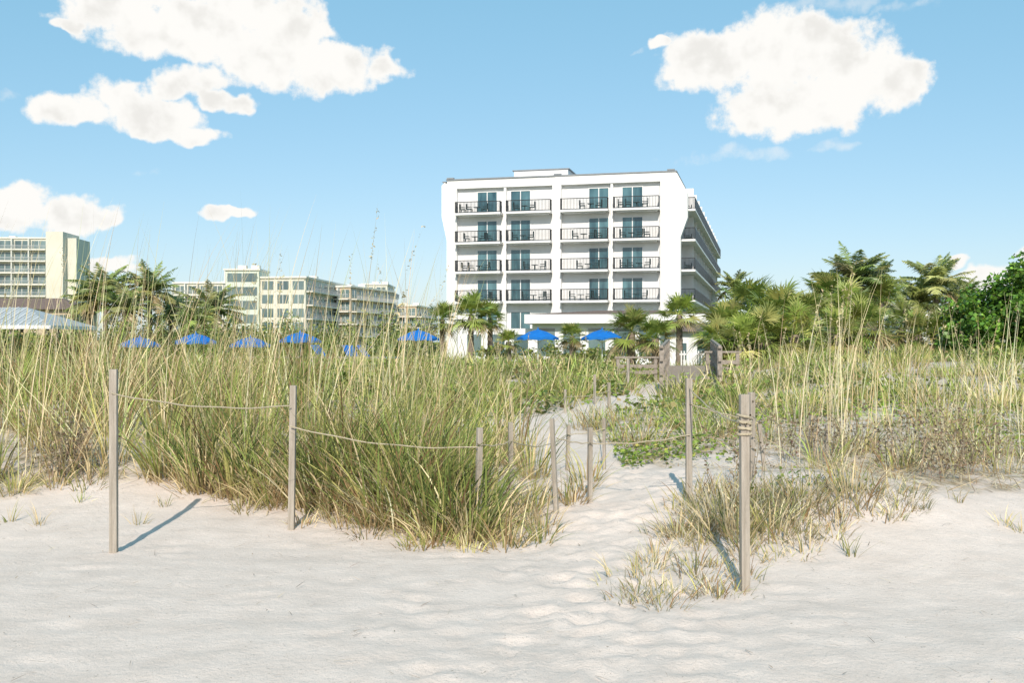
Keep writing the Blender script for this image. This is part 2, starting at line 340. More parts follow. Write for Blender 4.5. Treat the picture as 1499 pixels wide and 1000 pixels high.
nn=600; x=rand(-4,5,nn); y=rand(4.0,9,nn); blades(rb,np.stack([x,y,H(x,y)+.014],-1),rand(0,6.28,nn),rand(.02,.12,nn),rand(1.35,1.57,nn),rand(0,.1,nn),np.full(nn,.005),palc([BR,(.16,.12,.08),STRAW],[3,2,1],nn),3)
rb.obj('grass_litter',M_grass)

# ------------------------------------------------------------ palms
def trunk(parent,h,r,lean=(0,0)):
    nr=int(max(6,h/.18)); ns=10; V=[];
    for i in range(nr+1):
        t=i/nr; rr=r*(1.15-.25*t)*(1+(.10 if i%2 else -.06))*(1.25 if i==0 else 1)
        for j in range(ns):
            a=6.2832*j/ns; V.append((lean[0]*t*t+rr*math.cos(a)*(1+.06*random.random()),lean[1]*t*t+rr*math.sin(a),h*t))
    Q=[[i*ns+j,i*ns+(j+1)%ns,(i+1)*ns+(j+1)%ns,(i+1)*ns+j] for i in range(nr) for j in range(ns)]
    vmesh('trunk',V,Q,M_trunk,None,parent,True)
def unit(v): return v/np.linalg.norm(v,axis=-1,keepdims=True)
def fan_crown(parent,c,R,nf=34,tone=1.0):
    rb=RB()
    for i in range(nf):
        az=2.4*i+rng.normal(0,.2); e=math.radians(np.interp(i/nf,[0,.25,.6,1],[80,50,10,-45])+rng.normal(0,8))
        d=np.array([math.cos(az)*math.cos(e),math.sin(az)*math.cos(e),math.sin(e)])
        p=np.array([-math.sin(az),math.cos(az),0]); p=p+rng.normal(0,.15,3); p/=np.linalg.norm(p); nrm=np.cross(d,p)
        pl=R*rng.uniform(.38,.55); tip=c+d*pl+np.array([0,0,-.12*R*(1-abs(d[2]))])
        dead=i>nf*.86
        col=np.array([(.42,.33,.18)]) if dead else palc([(.21,.28,.06),(.31,.36,.09),(.41,.41,.14)],[3,3,1.5],1)*tone
        P=np.stack([c,(c+tip)/2+np.array([0,0,.04*R]),tip])[None]
        rb.ribbon(P,p[None],np.full((1,3),.05*max(R/1.6,.6)),col*1.3)
        m_=26; a=np.linspace(-2.1,2.1,m_)+rng.normal(0,.03,m_)
        dr=np.cos(a)[:,None]*d+np.sin(a)[:,None]*p+nrm*(.18*np.abs(np.sin(a))[:,None])
        ln=R*rng.uniform(.42,.58)*(.72+.28*np.cos(a))*rand(.9,1.1,m_)
        t=np.array([0,.35,.7,1.0])
        PP_=tip+dr[:,None,:]*(ln[:,None]*t)[...,None]; PP_[...,2]-=(ln[:,None]*(t**2.2))*rand(.15,.5,m_)[:,None]*(1.4 if dead else 1)
        sd=unit(np.cross(dr,nrm+rng.normal(0,.2,3))); w=np.array([.02,.05,.035,.004])*max(R/1.5,.7)*1.15
        rb.ribbon(PP_,sd,np.tile(w,(m_,1)),np.clip(col*(1+rng.normal(0,.12,(m_,1))),.01,.8))
    rb.obj('crown',M_palm,parent)
def feather_crown(parent,c,R,nf=24,tone=1.0,droop=.75):
    rb=RB()
    for i in range(nf):
        az=2.4*i+rng.normal(0,.2); e=math.radians(np.interp(i/nf,[0,.3,.7,1],[78,52,22,-25])+rng.normal(0,6))
        S=9; t=np.linspace(0,1,S); Lr=R*rng.uniform(.95,1.2)
        ee=e-t*droop*rng.uniform(.8,1.5); st=Lr/(S-1)
        hx=np.concatenate([[0],np.cumsum(np.cos(ee[:-1])*st)]); hz=np.concatenate([[0],np.cumsum(np.sin(ee[:-1])*st)])
        P=np.stack([c[0]+hx*math.cos(az),c[1]+hx*math.sin(az),c[2]+hz],-1)
        p=np.array([-math.sin(az),math.cos(az),0])
        dead=i>nf*.9
        col=np.array([(.42,.33,.17)]) if dead else palc([(.24,.30,.08),(.34,.38,.11),(.43,.43,.16)],[3,3,1.5],1)*tone
        rb.ribbon(P[None],p[None],np.linspace(.07,.015,S)[None]*R/2.2,col*1.3)
        m_=34; tt=np.linspace(.12,.99,m_); B=np.stack([np.interp(tt,t,P[:,k]) for k in range(3)],-1)
        tg=unit(np.gradient(B,axis=0))
        for sg in (-1,1):
            dr=unit(tg*.55+sg*p*.85+np.array([0,0,.15])+rng.normal(0,.08,(m_,3)))
            ln=R*.32*np.sin(np.pi*np.clip(tt*.85+.12,0,1))*rand(.85,1.1,m_)
            t2=np.array([0,.4,.75,1.0]); PP_=B[:,None,:]+dr[:,None,:]*(ln[:,None]*t2)[...,None]; PP_[...,2]-=ln[:,None]*t2**2*rand(.25,.7,m_)[:,None]
            sd=unit(np.cross(dr,np.array([0,-.8,.6])+rng.normal(0,.35,(m_,3))))
            rb.ribbon(PP_,sd,np.tile(np.array([.04,.06,.04,.006])*R/2.0,(m_,1)),np.clip(col*(1+rng.normal(0,.12,(m_,1))),.01,.8))
    rb.obj('crown',M_palm,parent)
def palm(kind,px,py,Yd,R,name,tone=1,nf=None):
    x=(px-750)/F*Yd; z0=float(H(x,Yd)); zc=CZ+(500-py)*Yd/F; h=max(zc-z0,.3)
    e=empty(name,(x,Yd,z0))
    trunk(e,h,.16 if kind=='fan' else .17)
    (fan_crown if kind=='fan' else feather_crown)(e,np.array([0,0,h]),R,nf or (34 if kind=='fan' else 32),tone)
for a in [(648,468,64,1.5),(690,460,62,1.9),(718,466,64,1.4),(925,486,46,1.6),(960,496,44,1.2),(995,461,52,1.5),
          (1062,482,43,1.8),(1098,458,46,2.1),(1140,468,43,2.1),(1118,498,40,1.8),(1085,505,39,1.6),(1165,490,41,1.7),(1185,468,48,1.9),
          (1212,432,54,1.8),(1290,440,54,1.8),(1240,452,50,1.8),(1320,480,50,1.7),(1265,478,47,1.8),(838,492,60,1.1),(745,500,60,1.0),(1345,490,46,1.5),(1225,490,45,1.6),(1385,490,46,1.6),(1055,500,40,1.3)]:
    palm('fan',*a,'cabbage_palm_tree',rng.uniform(.9,1.2))
for a in [(155,432,78,2.8),(220,430,80,2.6),(312,457,82,2.6),(1250,415,55,2.2),(1370,420,60,2.2),(1075,422,135,2.8),(185,455,76,2.2),(250,460,84,2),(1405,442,62,1.8),(1220,450,56,2.0),(1345,444,60,2.0),(130,442,80,2.0),(285,470,76,1.8),(1280,425,58,2.0)]:
    palm('feather',*a,'coconut_palm_tree',rng.uniform(.8,1.1))
# ------------------------------------------------------------ hedges / sea grape
def cloudleaf(rb,c,r,nl,ls,pal,wts,sub=16,up=.3):
    c=np.array(c);r=np.array(r)
    q=unit(rng.normal(size=(sub,3)))*(.45+.5*rng.random((sub,1)))
    per=nl//sub
    for k in range(sub):
        cc=c+q[k]*r; rr=r*rng.uniform(.25,.45)
        p=unit(rng.normal(size=(per,3)))*(rng.random((per,1))**.4)
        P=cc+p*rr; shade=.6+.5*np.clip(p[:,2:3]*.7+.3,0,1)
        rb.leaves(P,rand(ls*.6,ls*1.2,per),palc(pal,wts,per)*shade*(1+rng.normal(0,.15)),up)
rb=RB(); SG=[(.14,.29,.035),(.21,.38,.055),(.08,.17,.03),(.36,.38,.08)]
def W(px,py,Yd): return ((px-750)/F*Yd,Yd,CZ+(500-py)*Yd/F)
for px,py,Yd,rx,rz in [(1430,480,36,1.2,1.2),(1470,455,35,1.3,1.4),(1510,440,34,1.3,1.6),(1450,505,34,1.4,.9),(1550,440,34,1.5,1.8),(1500,490,33,1.6,1.2),(1410,500,35,.7,.7)]:
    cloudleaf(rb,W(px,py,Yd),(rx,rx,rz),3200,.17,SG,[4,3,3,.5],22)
e=empty('sea_grape_tree',(25.5,35,float(H(25.5,35)))); o=rb.obj('foliage',M_leaf,e); o.location=-e.location
tb=MB()
for dx in (-.9,-.3,.4,1.1): tb.cyl(dx-8,0,-.1,1.6,.07,.03)
for dx in (-.8,.3,.9): tb.cyl(dx-7.6,.3,-.1,2.2,.08,.03)
tb.obj('branches',M_trunk,e)
rb=RB(); HG=[(.20,.28,.06),(.31,.36,.09),(.11,.17,.04),(.42,.38,.14)]
for i in range(190):
    px=rng.uniform(-250,640) if i<145 else (rng.uniform(1150,1900) if i<172 else rng.uniform(690,1010)); Yd=rng.uniform(64,90) if i<145 else (rng.uniform(50,66) if i<172 else rng.uniform(60,74))
    x=(px-750)/F*Yd; z=float(H(x,Yd)); hh=rng.uniform(1.0,2.2)*(1.15 if i<145 and Yd>74 else 1)
    if i>=172: hh=rng.uniform(.8,1.1)
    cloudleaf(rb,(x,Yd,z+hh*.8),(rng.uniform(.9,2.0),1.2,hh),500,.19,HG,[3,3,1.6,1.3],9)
for i in range(80):
    px=rng.uniform(-500,630) if i<60 else rng.uniform(1060,2100); Yd=rng.uniform(100,170)
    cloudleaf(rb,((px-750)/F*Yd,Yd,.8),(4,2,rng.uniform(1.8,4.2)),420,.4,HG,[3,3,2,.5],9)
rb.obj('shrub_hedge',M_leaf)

# ------------------------------------------------------------ hotel
th=math.atan2(.2395,.971); ux=np.array([math.cos(th),-math.sin(th)])
Wd_=22.65; Cx,Cy=15.5,97.0
hotel=empty('beach_hotel',(Cx-ux[0]*Wd_,Cy-ux[1]*Wd_,0),-th)
LN=60; ZT=17.6
fl=[14.2,11.3,8.4,5.45]
w=MB(); w.box(0,Wd_,.5,LN,-.6,ZT)
for a,b_ in [(0,1.0),(10.73,11.61),(21.19,Wd_)]: w.box(a,b_,0,.497,-.6,16.75)
for a,b_ in [(5.83,6.08),(16.42,16.66)]: w.box(a,b_,.1,.497,-.6,16.75)
w.box(0,11.0,.03,.497,16.75,ZT); w.box(11.0,Wd_,0,.497,16.75,ZT)
w.prism_y([(0,-.6),(0,17.3),(-.3,17.4),(-.58,17.1),(-.58,14.0),(-.05,11.6),(-.05,-.6)],.02,3.0)
w.prism_y([(Wd_,-.6),(Wd_+.45,-.6),(Wd_+.45,11.4),(Wd_+1.1,13.2),(Wd_+1.1,15.6),(Wd_+.1,17.5),(Wd_,17.55)],.02,1.0)
w.box(6.4,11.9,2,8,ZT+.1,18.6)
w.obj('walls',M_white,hotel)
c=MB(); c.box(-.1,Wd_+.1,-.08,LN+.1,ZT,ZT+.12); c.box(6.25,12.05,1.9,8.1,18.6,18.7); c.box(-.5,0-.1,0,3,17.42,17.52)
for k in (0,10.9,Wd_-.8): c.box(k,k+.7,-.12,.3,ZT+.12,ZT+.26)
c.obj('roof_cap',M_cap,hotel)
bal=[(1.0,5.71),(6.2,10.73),(11.61,16.3),(16.75,21.19)]; dr=[(3.06,5.02),(6.48,8.41),(14.3,16.16),(17.54,19.44)]
sl=MB();rl=MB();gl=MB();fr=MB();ch=MB()
def rail(x0,x1,y0,y1,z,step=.14,t2=.017):
    Lr=max(abs(x1-x0),abs(y1-y0)); k=int(Lr/step)
    for i in range(k+1):
        t=i/k; x=x0+(x1-x0)*t;y=y0+(y1-y0)*t; rl.box(x-t2,x+t2,y-t2,y+t2,z+.08,z+1.05)
    rl.box(min(x0,x1)-.03,max(x0,x1)+.03,min(y0,y1)-.03,max(y0,y1)+.03,z+1.05,z+1.12)
    rl.box(min(x0,x1)-.02,max(x0,x1)+.02,min(y0,y1)-.02,max(y0,y1)+.02,z+.04,z+.09)
def chair(x,y,z,f):
    ch.box(x-.27,x+.27,y-.25,y+.25,z+.38,z+.44)
    ch.box(x-f*.27-.03,x-f*.27+.03,y-.25,y+.25,z+.44,z+.95)
    for dx in (-.24,.24):
        for dy in (-.22,.22): ch.box(x+dx-.02,x+dx+.02,y+dy-.02,y+dy+.02,z,z+.38)
    for dy in (-.25,.25): ch.box(x-.25,x+.25,y+dy-.025,y+dy+.025,z+.6,z+.64)
def door(d0,d1,z,hh=2.15):
    fr.box(d0-.06,d1+.06,.42,.497,z+hh,z+hh+.07); fr.box(d0-.06,d0,.42,.497,z,z+hh); fr.box(d1,d1+.06,.42,.497,z,z+hh)
    md=(d0+d1)/2; fr.box(md-.04,md+.04,.41,.497,z+.06,z+hh); fr.box(d0,d1,.42,.497,z,z+.06)
    gl.box(d0,md-.04,.455,.495,z+.06,z+hh); gl.box(md+.04,d1,.455,.495,z+.06,z+hh)
for z in fl:
    for (a,b_),(d0,d1) in zip(bal,dr):
        sl.box(a+.02,b_-.02,-.85,.497,z-.2,z)
        sl.box(a+.3,b_-.3,-.6,.497,z-.3,z-.2)
        rail(a+.08,b_-.08,-.8,-.8,z); rail(a+.08,a+.08,-.8,-.02,z); rail(b_-.08,b_-.08,-.8,-.02,z)
        door(d0,d1,z)
        cx=(a+b_)/2; o=random.uniform(-.6,.6)
        chair(cx+o-.8,-.35,z,1); chair(cx+o+.8,-.35,z,-1); ch.box(cx+o-.3,cx+o+.3,-.6,0,z+.55,z+.6); ch.box(cx+o-.04,cx+o+.04,-.34,-.26,z,z+.55)
        if random.random()<.6: chair(cx+o+1.5*random.choice((-1,1)),-.3,z,1)
for d0,d1 in dr: door(d0,d1,2.45,1.95)
for z in fl:
    sl.box(Wd_+.003,Wd_+1.75,1.2,LN-.5,z-.2,z)
    rail(Wd_+1.7,Wd_+1.7,1.3,LN-.6,z,.15,.036)
    rail(Wd_+.1,Wd_+1.7,1.25,1.25,z,.12,.022)
    rail(Wd_+.1,Wd_+1.7,LN-.6,LN-.6,z)
    y=3.0
    while y<LN-3:
        gl.box(Wd_-.02,Wd_+.03,y,y+2.6,z+.05,z+2.2); fr.box(Wd_,Wd_+.05,y-.08,y,z,z+2.25); fr.box(Wd_,Wd_+.05,y+2.6,y+2.68,z,z+2.25)
        sl.box(Wd_+.003,Wd_+1.25,y+3.4,y+3.6,z,z+2.7); chair(Wd_+.8,y+1,z,1); chair(Wd_+.8,y+2.6,z,-1)
        y+=4.8
sl.obj('balcony_slabs',M_whitetrim,hotel); rl.obj('railings',M_black,hotel); gl.obj('glass_doors',M_glass,hotel); fr.obj('door_frames',M_whitetrim,hotel); ch.obj('balcony_chairs',M_chair,hotel)
wing=empty('hotel_lobby_wing',(0,86,0),-th*.3)
x0,x1=1.7,16.6
w=MB(); w.box(x0,x1,0,6,-.6,3.0); w.box(x0-6.2,x0-.01,1,6,-.6,2.6); w.obj('walls',M_white,wing)
r=MB(); r.add([(x0-.6,-1.0,3.75),(x1+.6,-1.0,3.75),(x1+.6,6.5,3.75),(x0-.6,6.5,3.75),(x0+5.5,2.2,4.15),(x1-2.5,2.2,4.15)],[(0,1,5,4),(1,2,5),(2,3,4,5),(3,0,4)]); r.obj('roof',M_brownroof,wing)
r=MB(); r.box(x0-.6,x1+.6,-1,6.5,3.0,3.747); r.obj('fascia',M_whitetrim,wing)
g=MB(); 
for k in range(7): g.box(x0+.5+k*2.1,x0+1.9+k*2.1,-.05,.03,.3,2.6)
for k in range(3): g.box(x0-5.6+k*2,x0-4.4+k*2,.95,1.03,.3,2.1)
g.obj('windows',M_glassd,wing)
pv=empty('pool_gate_house',((1015-750)/F*62,62,0))
w=MB(); w.box(-1.4,.25,0,4,-.6,2.1); w.box(1.0,1.5,0,4,-.6,2.1); w.box(.25,1.0,.1,4,1.6,2.1); w.box(.25,1.0,1,4,-.6,1.6); w.obj('walls',M_white,pv)
w=MB(); w.add([(-1.8,-.5,2.1),(1.9,-.5,2.1),(1.9,4.5,2.1),(-1.8,4.5,2.1),(-.4,2,2.7),(.6,2,2.7)],[(0,1,5,4),(1,2,5),(2,3,4,5),(3,0,4),(3,2,1,0)]); w.obj('roof',M_brownroof,pv)
w=MB(); w.box(.3,.95,.9,.99,-.4,1.55); w.box(-1.0,-.4,-.04,.02,.4,1.4); w.obj('door_and_window',M_glassd,pv)
pf=empty('white_picket_fence',((1030-750)/F*50,50,float(H(9.3,50))))
w=MB()
for i in range(16): w.box(-1.1+i*.14,-1.04+i*.14,-.02,.02,0,1.0)
w.box(-1.15,1.1,.025,.06,.2,.28); w.box(-1.15,1.1,.025,.06,.8,.88); w.obj('pickets',M_whitetrim,pf)
bb=empty('white_beach_house',((1350-750)/F*95,95,0),-.1)
w=MB(); w.box(-4,4.5,0,8,-.6,4.6); w.obj('walls',M_white,bb)
w=MB(); w.box(-4.4,4.9,-.5,8.4,4.6,4.9); w.obj('roof',M_cap,bb)
w=MB()
for k in range(4): w.box(-3.3+k*2,-2.1+k*2,-.04,.02,1.8,3.6)
w.obj('windows',M_glassd,bb)

# ------------------------------------------------------------ distant condos
def condo(name,px0,Yd,wid,dep,ztop,floors,fh,rz,wall,bays,balc=True,side=True,tower=None,trim=None):
    trim=trim or M_beige
    e=empty(name,((px0-750)/F*Yd,Yd,0),rz)
    w=MB(); w.box(0,wid,0,dep,-.6,ztop)
    if tower:
        for (a,b_,c_,d_,z1) in tower: w.box(a,b_,c_,d_,-.6,z1)
    w.obj('walls',wall,e)
    s=MB();g=MB();r_=MB()
    s.box(-.25,wid+.25,-.3,dep+.3,ztop,ztop+.35)
    bw=wid/bays
    for f in range(floors):
        z=ztop-(f+1)*fh+.1
        for k in range(bays):
            a=k*bw+.45; b_=(k+1)*bw-.35
            g.box(a,b_,-.04,.03,z+.35,z+fh-.65); m_=(a+b_)/2; s.box(m_-.06,m_+.06,-.09,-.045,z+.3,z+fh-.65)
            s.box(k*bw-.12,k*bw+.12,-1.3 if balc else -.15,-.003,z,z+fh-.25)
        if balc:
            s.box(0.13,wid,-1.4,-.05,z-.15,z+.1); r_.box(.1,wid,-1.42,-1.38,z+.95,z+1.05)
            k=0.
            while k<wid: r_.box(k,k+.05,-1.42,-1.38,z+.1,z+.95); k+=.3
        if side:
            nb=int(dep/4)
            for k in range(nb):
                g.box(wid-.02,wid+.04,k*4+.8,k*4+3.2,z+.35,z+fh-.6)
                s.box(wid+.045,wid+.09,k*4+1.95,k*4+2.05,z+.3,z+fh-.6)
            s.box(wid+.003,wid+1.3,.5,dep-.5,z-.12,z+.1); r_.box(wid+1.22,wid+1.28,.5,dep-.5,z+.95,z+1.05)
            k=.5
            while k<dep-.5: r_.box(wid+1.22,wid+1.28,k,k+.06,z+.1,z+.95); k+=.35
    for k in range(2): s.box(wid*(.25+.4*k),wid*(.25+.4*k)+1.6,dep*.4,dep*.4+1.5,ztop+.35,ztop+1.2)
    s.obj('slabs_and_trim',trim,e); g.obj('windows',M_glassd,e); r_.obj('railings',M_greymetal,e)
    return e
condo('condo_tower',-130,262,34.0,14,28.0,8,3.0,.06,M_cream,8,True,False,[(34.2,38.5,-1.5,10,29.7),(38.503,41,1,11,28.3)])
condo('condo_building',255,235,11.4,30,14.8,5,2.8,.0,M_cream,4)
condo('condo_building',330,200,6.6,8,15.4,5,2.7,0,M_pale,1,False,False)
condo('condo_building',381,201,9.2,32,13.9,5,2.7,-.10,M_cream,3,False)
condo('condo_building',466,222,7.6,26,13.2,5,2.7,-.25,M_tan,3)
condo('condo_building',531,250,6,16,15.3,5,2.8,0.,M_cream,2)
condo('condo_building',565,262,8,24,10.5,4,2.8,-.1,M_tan,3)
v=empty('brown_roof_house',((-90-750)/F*150,150,0))
w=MB(); w.box(0,20,0,8,-.6,6.2); w.obj('walls',M_tan,v)
w=MB(); w.add([(-.8,-.8,6.2),(20.8,-.8,6.2),(20.8,8.8,6.2),(-.8,8.8,6.2),(3.5,4,8.0),(16.5,4,8.0)],[(0,1,5,4),(1,2,5),(2,3,4,5),(3,0,4),(3,2,1,0)]); w.obj('roof',M_brownroof,v)
w=MB()
for k in range(7): w.box(1+k*2.7,2.6+k*2.7,-.04,.02,3.6,5.4)
w.obj('windows',M_glassd,v)
gz=empty('pool_pavilion',((25-750)/F*60,60,float(H(-29,60))))
zb=float(H(-29,60)); w=MB(); ze=2.4-zb; za=3.5-zb
w.add([(-3.6,-3.2,ze),(3.4,-3.2,ze),(3.4,3.2,ze),(-3.6,3.2,ze),(-.8,0,za),(.6,0,za)],[(0,1,5,4),(1,2,5),(2,3,4,5),(3,0,4),(3,2,1,0)]); w.obj('roof',M_greymetal,gz)
w=MB()
for i in range(14):
    x=-3.4+i*.5; t=np.clip(min((x+3.6)/2.8,(3.4-x)/2.8),0,1)
    w.add([(x,-3.2,ze+.005),(x+.05,-3.2,ze+.005),(x+.05,-3.2*(1-t),ze+(za-ze)*t+.03),(x,-3.2*(1-t),ze+(za-ze)*t+.03),(x,-3.2,ze+.05),(x+.05,-3.2,ze+.05)],[(0,1,2,3),(4,5,2,3),(0,1,5,4)])
w.box(-3.62,3.42,-3.24,-3.2,ze-.2,ze); w.box(3.4,3.44,-3.2,3.2,ze-.2,ze); w.obj('roof_seams',M_whitetrim,gz)
w=MB()
for x in (-3.3,-1.1,1.1,3.1):
    for y in (-2.9,2.9): w.box(x-.08,x+.08,y-.08,y+.08,0,ze)
w.obj('columns',M_darkwood,gz)
rb=RB()
for i in range(14):
    px=-60+i*14+rng.normal(0,4); Yd=55; x=(px-750)/F*Yd; z=float(H(x,Yd)); cloudleaf(rb,(x,Yd,z+.9),(.9,.7,rng.uniform(.9,1.35)),450,.17,HG,[3,3,1.6,1.3],9)
rb.obj('pavilion_hedge',M_leaf)

# ------------------------------------------------------------ umbrellas
def umbrella(px,py,Yd,R=1.4):
    x,y,zt=W(px,py,Yd); z0=float(H(x,y)); e=empty('beach_umbrella',(x,y,z0)); h=zt-z0; n_=8; hh=.46
    V=[(0,0,h)];
    for j,(rr,zz) in enumerate([(.5,h-hh*.42),(1.0,h-hh),(1.0,h-hh-.12)]):
        for i in range(16):
            a=6.2832*i/16; q=(1 if i%2==0 else .93)*rr*R; V.append((q*math.cos(a),q*math.sin(a),zz+(0 if i%2==0 else .05)))
    Fc=[(0,1+i,1+(i+1)%16) for i in range(16)]
    for j in range(2): Fc+=[(1+j*16+i,1+j*16+(i+1)%16,17+j*16+(i+1)%16,17+j*16+i) for i in range(16)]
    k=MB(); k.add(V,Fc); k.cyl(0,0,h-.02,h+.12,.05,.01); k.obj('canopy',M_blue,e)
    k=MB(); k.cyl(0,0,0,h-.03,.03)
    for i in range(8):
        a=6.2832*i/8; k.add([(0,0,h-.75),(.02,0,h-.75),(R*.6*math.cos(a),R*.6*math.sin(a),h-hh*.62),(R*.6*math.cos(a),R*.6*math.sin(a),h-hh*.66)],[(0,1,2,3)])
    k.cyl(0,0,0,.1,.3); k.obj('pole',M_whitetrim,e)
for a in [(205,493,54),(287,488,54),(367,493,54),(440,486,53),(613,483,54),(788,482,54),(882,482,54)]: umbrella(*a,1.1)
def lounger(px,Yd,rz):
    x=(px-750)/F*Yd; e=empty('beach_lounger',(x,Yd,float(H(x,Yd))+.3),rz)
    k=MB(); k.box(-.35,.35,-.9,.5,.3,.38); k.add([(-.35,.5,.3),(.35,.5,.3),(.35,1.0,.95),(-.35,1.0,.95),(-.35,.58,.3),(.35,.58,.3),(.35,1.08,.95),(-.35,1.08,.95)],[(0,1,2,3),(5,4,7,6),(3,2,6,7),(0,3,7,4),(1,5,6,2)]); k.obj('cushion',M_blue,e)
    k=MB()
    for a in (-.3,.3):
        for b_ in (-.8,.45): k.box(a-.03,a+.03,b_-.03,b_+.03,-.5,.3)
    k.obj('legs',M_whitetrim,e)
for p,r_ in ((488,1.2),(530,.9),(556,1.4)): lounger(p,50,r_)

# ------------------------------------------------------------ posts and ropes
POST={}
def post(key,px,py_t,py_b,wpx,lean=0,wrap=False):
    g=G(px,py_b); h=(py_b-py_t)*g[1]/F; w_=wpx*g[1]/F*.9
    e=empty('wooden_post',tuple(g),rng.uniform(-.5,.5) if wpx<10 else rng.uniform(-.15,.15)); e.rotation_euler[1]=lean; e.rotation_euler[0]=rng.normal(0,.01)
    k=MB(); k.box(-w_/2,w_/2,-w_/2,w_/2,-.3,h-.003); k.obj('post',M_wood,e,bevel=.004)
    if wrap:
        c=D.curves.new('rope_wrap','CURVE'); c.dimensions='3D'; c.bevel_depth=.008; c.bevel_resolution=2
        s=c.splines.new('POLY'); pts=[]
        for i in range(90):
            a=i*.42; r_=w_*.72+.006*math.sin(a*3.1); pts.append((r_*math.cos(a),r_*math.sin(a),h-.13-.0012*i+.012*math.sin(a*.5)))
        s.points.add(len(pts)-1)
        for q,p_ in zip(s.points,pts): q.co=(*p_,1)
        c.materials.append(M_rope); link(D.objects.new('rope_wrap',c),e)
    POST[key]=(g,h)
PL=[('a',167,541,811,12,0),('b',427,564,776,10,.01),('c',700,626,782,9,.02),('d',749,618,752,7,-.01),('e',815,613,755,7,-.05),('f',864,626,740,7,0),('g',885,612,690,5,0),
 ('h',1009,554,738,10,0),('i',1091,578,868,14,0),('j',1101,574,702,9,0),('k',871,548,592,4,0),('l',920,525,572,4,0),('m',892,560,600,4,0),('n',828,570,605,4,0),('o',697,582,650,5,0),('p',748,575,622,4,0),
 ('q',1187,608,652,6,.05),('r',1210,622,665,6,.05),('s',1120,615,690,6,-.12),('t',773,596,640,4,0),('u',831,622,690,6,.03)]
for p in PL: post(*p,wrap=(p[0]=='i'))
def rope(pts,sag,name='rope_line'):
    c=D.curves.new(name,'CURVE'); c.dimensions='3D'; c.bevel_depth=.005; c.bevel_resolution=2
    allp=[]
    for (a,fa),(b_,fb) in zip(pts[:-1],pts[1:]):
        A=POST[a][0]+np.array([0,0,POST[a][1]*fa]);B=POST[b_][0]+np.array([0,0,POST[b_][1]*fb])
        A[1]-=.04;B[1]-=.04
        for t in np.linspace(0,1,18): 
            p=A*(1-t)+B*t; p[2]-=sag*4*t*(1-t)*np.linalg.norm(B-A)/2.5+.004*math.sin(t*19); allp.append(p)
    s=c.splines.new('POLY'); s.points.add(len(allp)-1)
    for q,p in zip(s.points,allp): q.co=(*p,1)
    c.materials.append(M_rope); link(D.objects.new(name,c))
rope([('a',.87),('b',.86)],.10); rope([('b',.72),('c',.82)],.10); rope([('c',.85),('d',.8),('u',.8),('g',.8),('k',.7)],.10)
rope([('e',.8),('f',.8),('h',.55)],.08); rope([('h',.92),('i',.85)],.06); rope([('h',.8),('j',.7)],.08); rope([('j',.9),('q',.8),('r',.8)],.1); rope([('o',.7),('t',.7),('n',.7),('m',.7),('l',.7)],.08)
# ------------------------------------------------------------ boardwalk
e=empty('boardwalk',(4.05,26,0),-.17); zb=.40
k=MB(); 
for i in range(60): k.box(-.2,1.15,i*.15,i*.15+.14,zb+i*.004,zb+.04+i*.004)
k.box(-.2,1.15,-.35,-.01,zb-.16,zb-.1); k.box(-.2,1.15,-.7,-.36,zb-.32,zb-.26)
k.obj('deck',M_darkwood,e)
k=MB()
for sx in (-.25,1.2):
    for i in range(6):
        y=i*1.7; k.box(sx-.06,sx+.06,y-.06,y+.06,-.4,zb+.97+i*.03)
    for zz,tt in ((.93,.07),(.6,.14),(.25,.14)):
        k.add([(sx-.04,-.15,zb+zz),(sx+.04,-.15,zb+zz),(sx+.04,9,zb+zz+.18),(sx-.04,9,zb+zz+.18),(sx-.04,-.15,zb+zz+tt),(sx+.04,-.15,zb+zz+tt),(sx+.04,9,zb+zz+tt+.18),(sx-.04,9,zb+zz+tt+.18)],[(0,3,2,1),(4,5,6,7),(0,1,5,4),(1,2,6,5),(2,3,7,6),(3,0,4,7)])
k.obj('handrails',M_darkwood,e,bevel=.006)
def fence(px0,px1,py,Yd,name,hh=.9,mat=M_darkwood):
    xa=(px0-750)/F*Yd;xb=(px1-750)/F*Yd; zt=CZ+(500-py)*Yd/F; e=empty(name,(xa,Yd,zt-hh)); k=MB(); n_=max(2,int((xb-xa)/1.6)+1)
    for i in range(n_): x=(xb-xa)*i/(n_-1); k.box(x-.05,x+.05,-.05,.05,-.8,hh-.06)
    k.box(-.1,xb-xa+.1,-.08,.08,hh-.055,hh); k.box(-.05,xb-xa+.05,-.08,-.052,hh*.45,hh*.45+.12); k.box(-.05,xb-xa+.05,-.08,-.052,.12,.24); k.obj('rails',mat,e)
fence(1036,1080,514,30,'boardwalk_railing',.7); fence(905,960,522,34,'boardwalk_railing',.7); fence(350,560,522,34,'wooden_fence',.5)

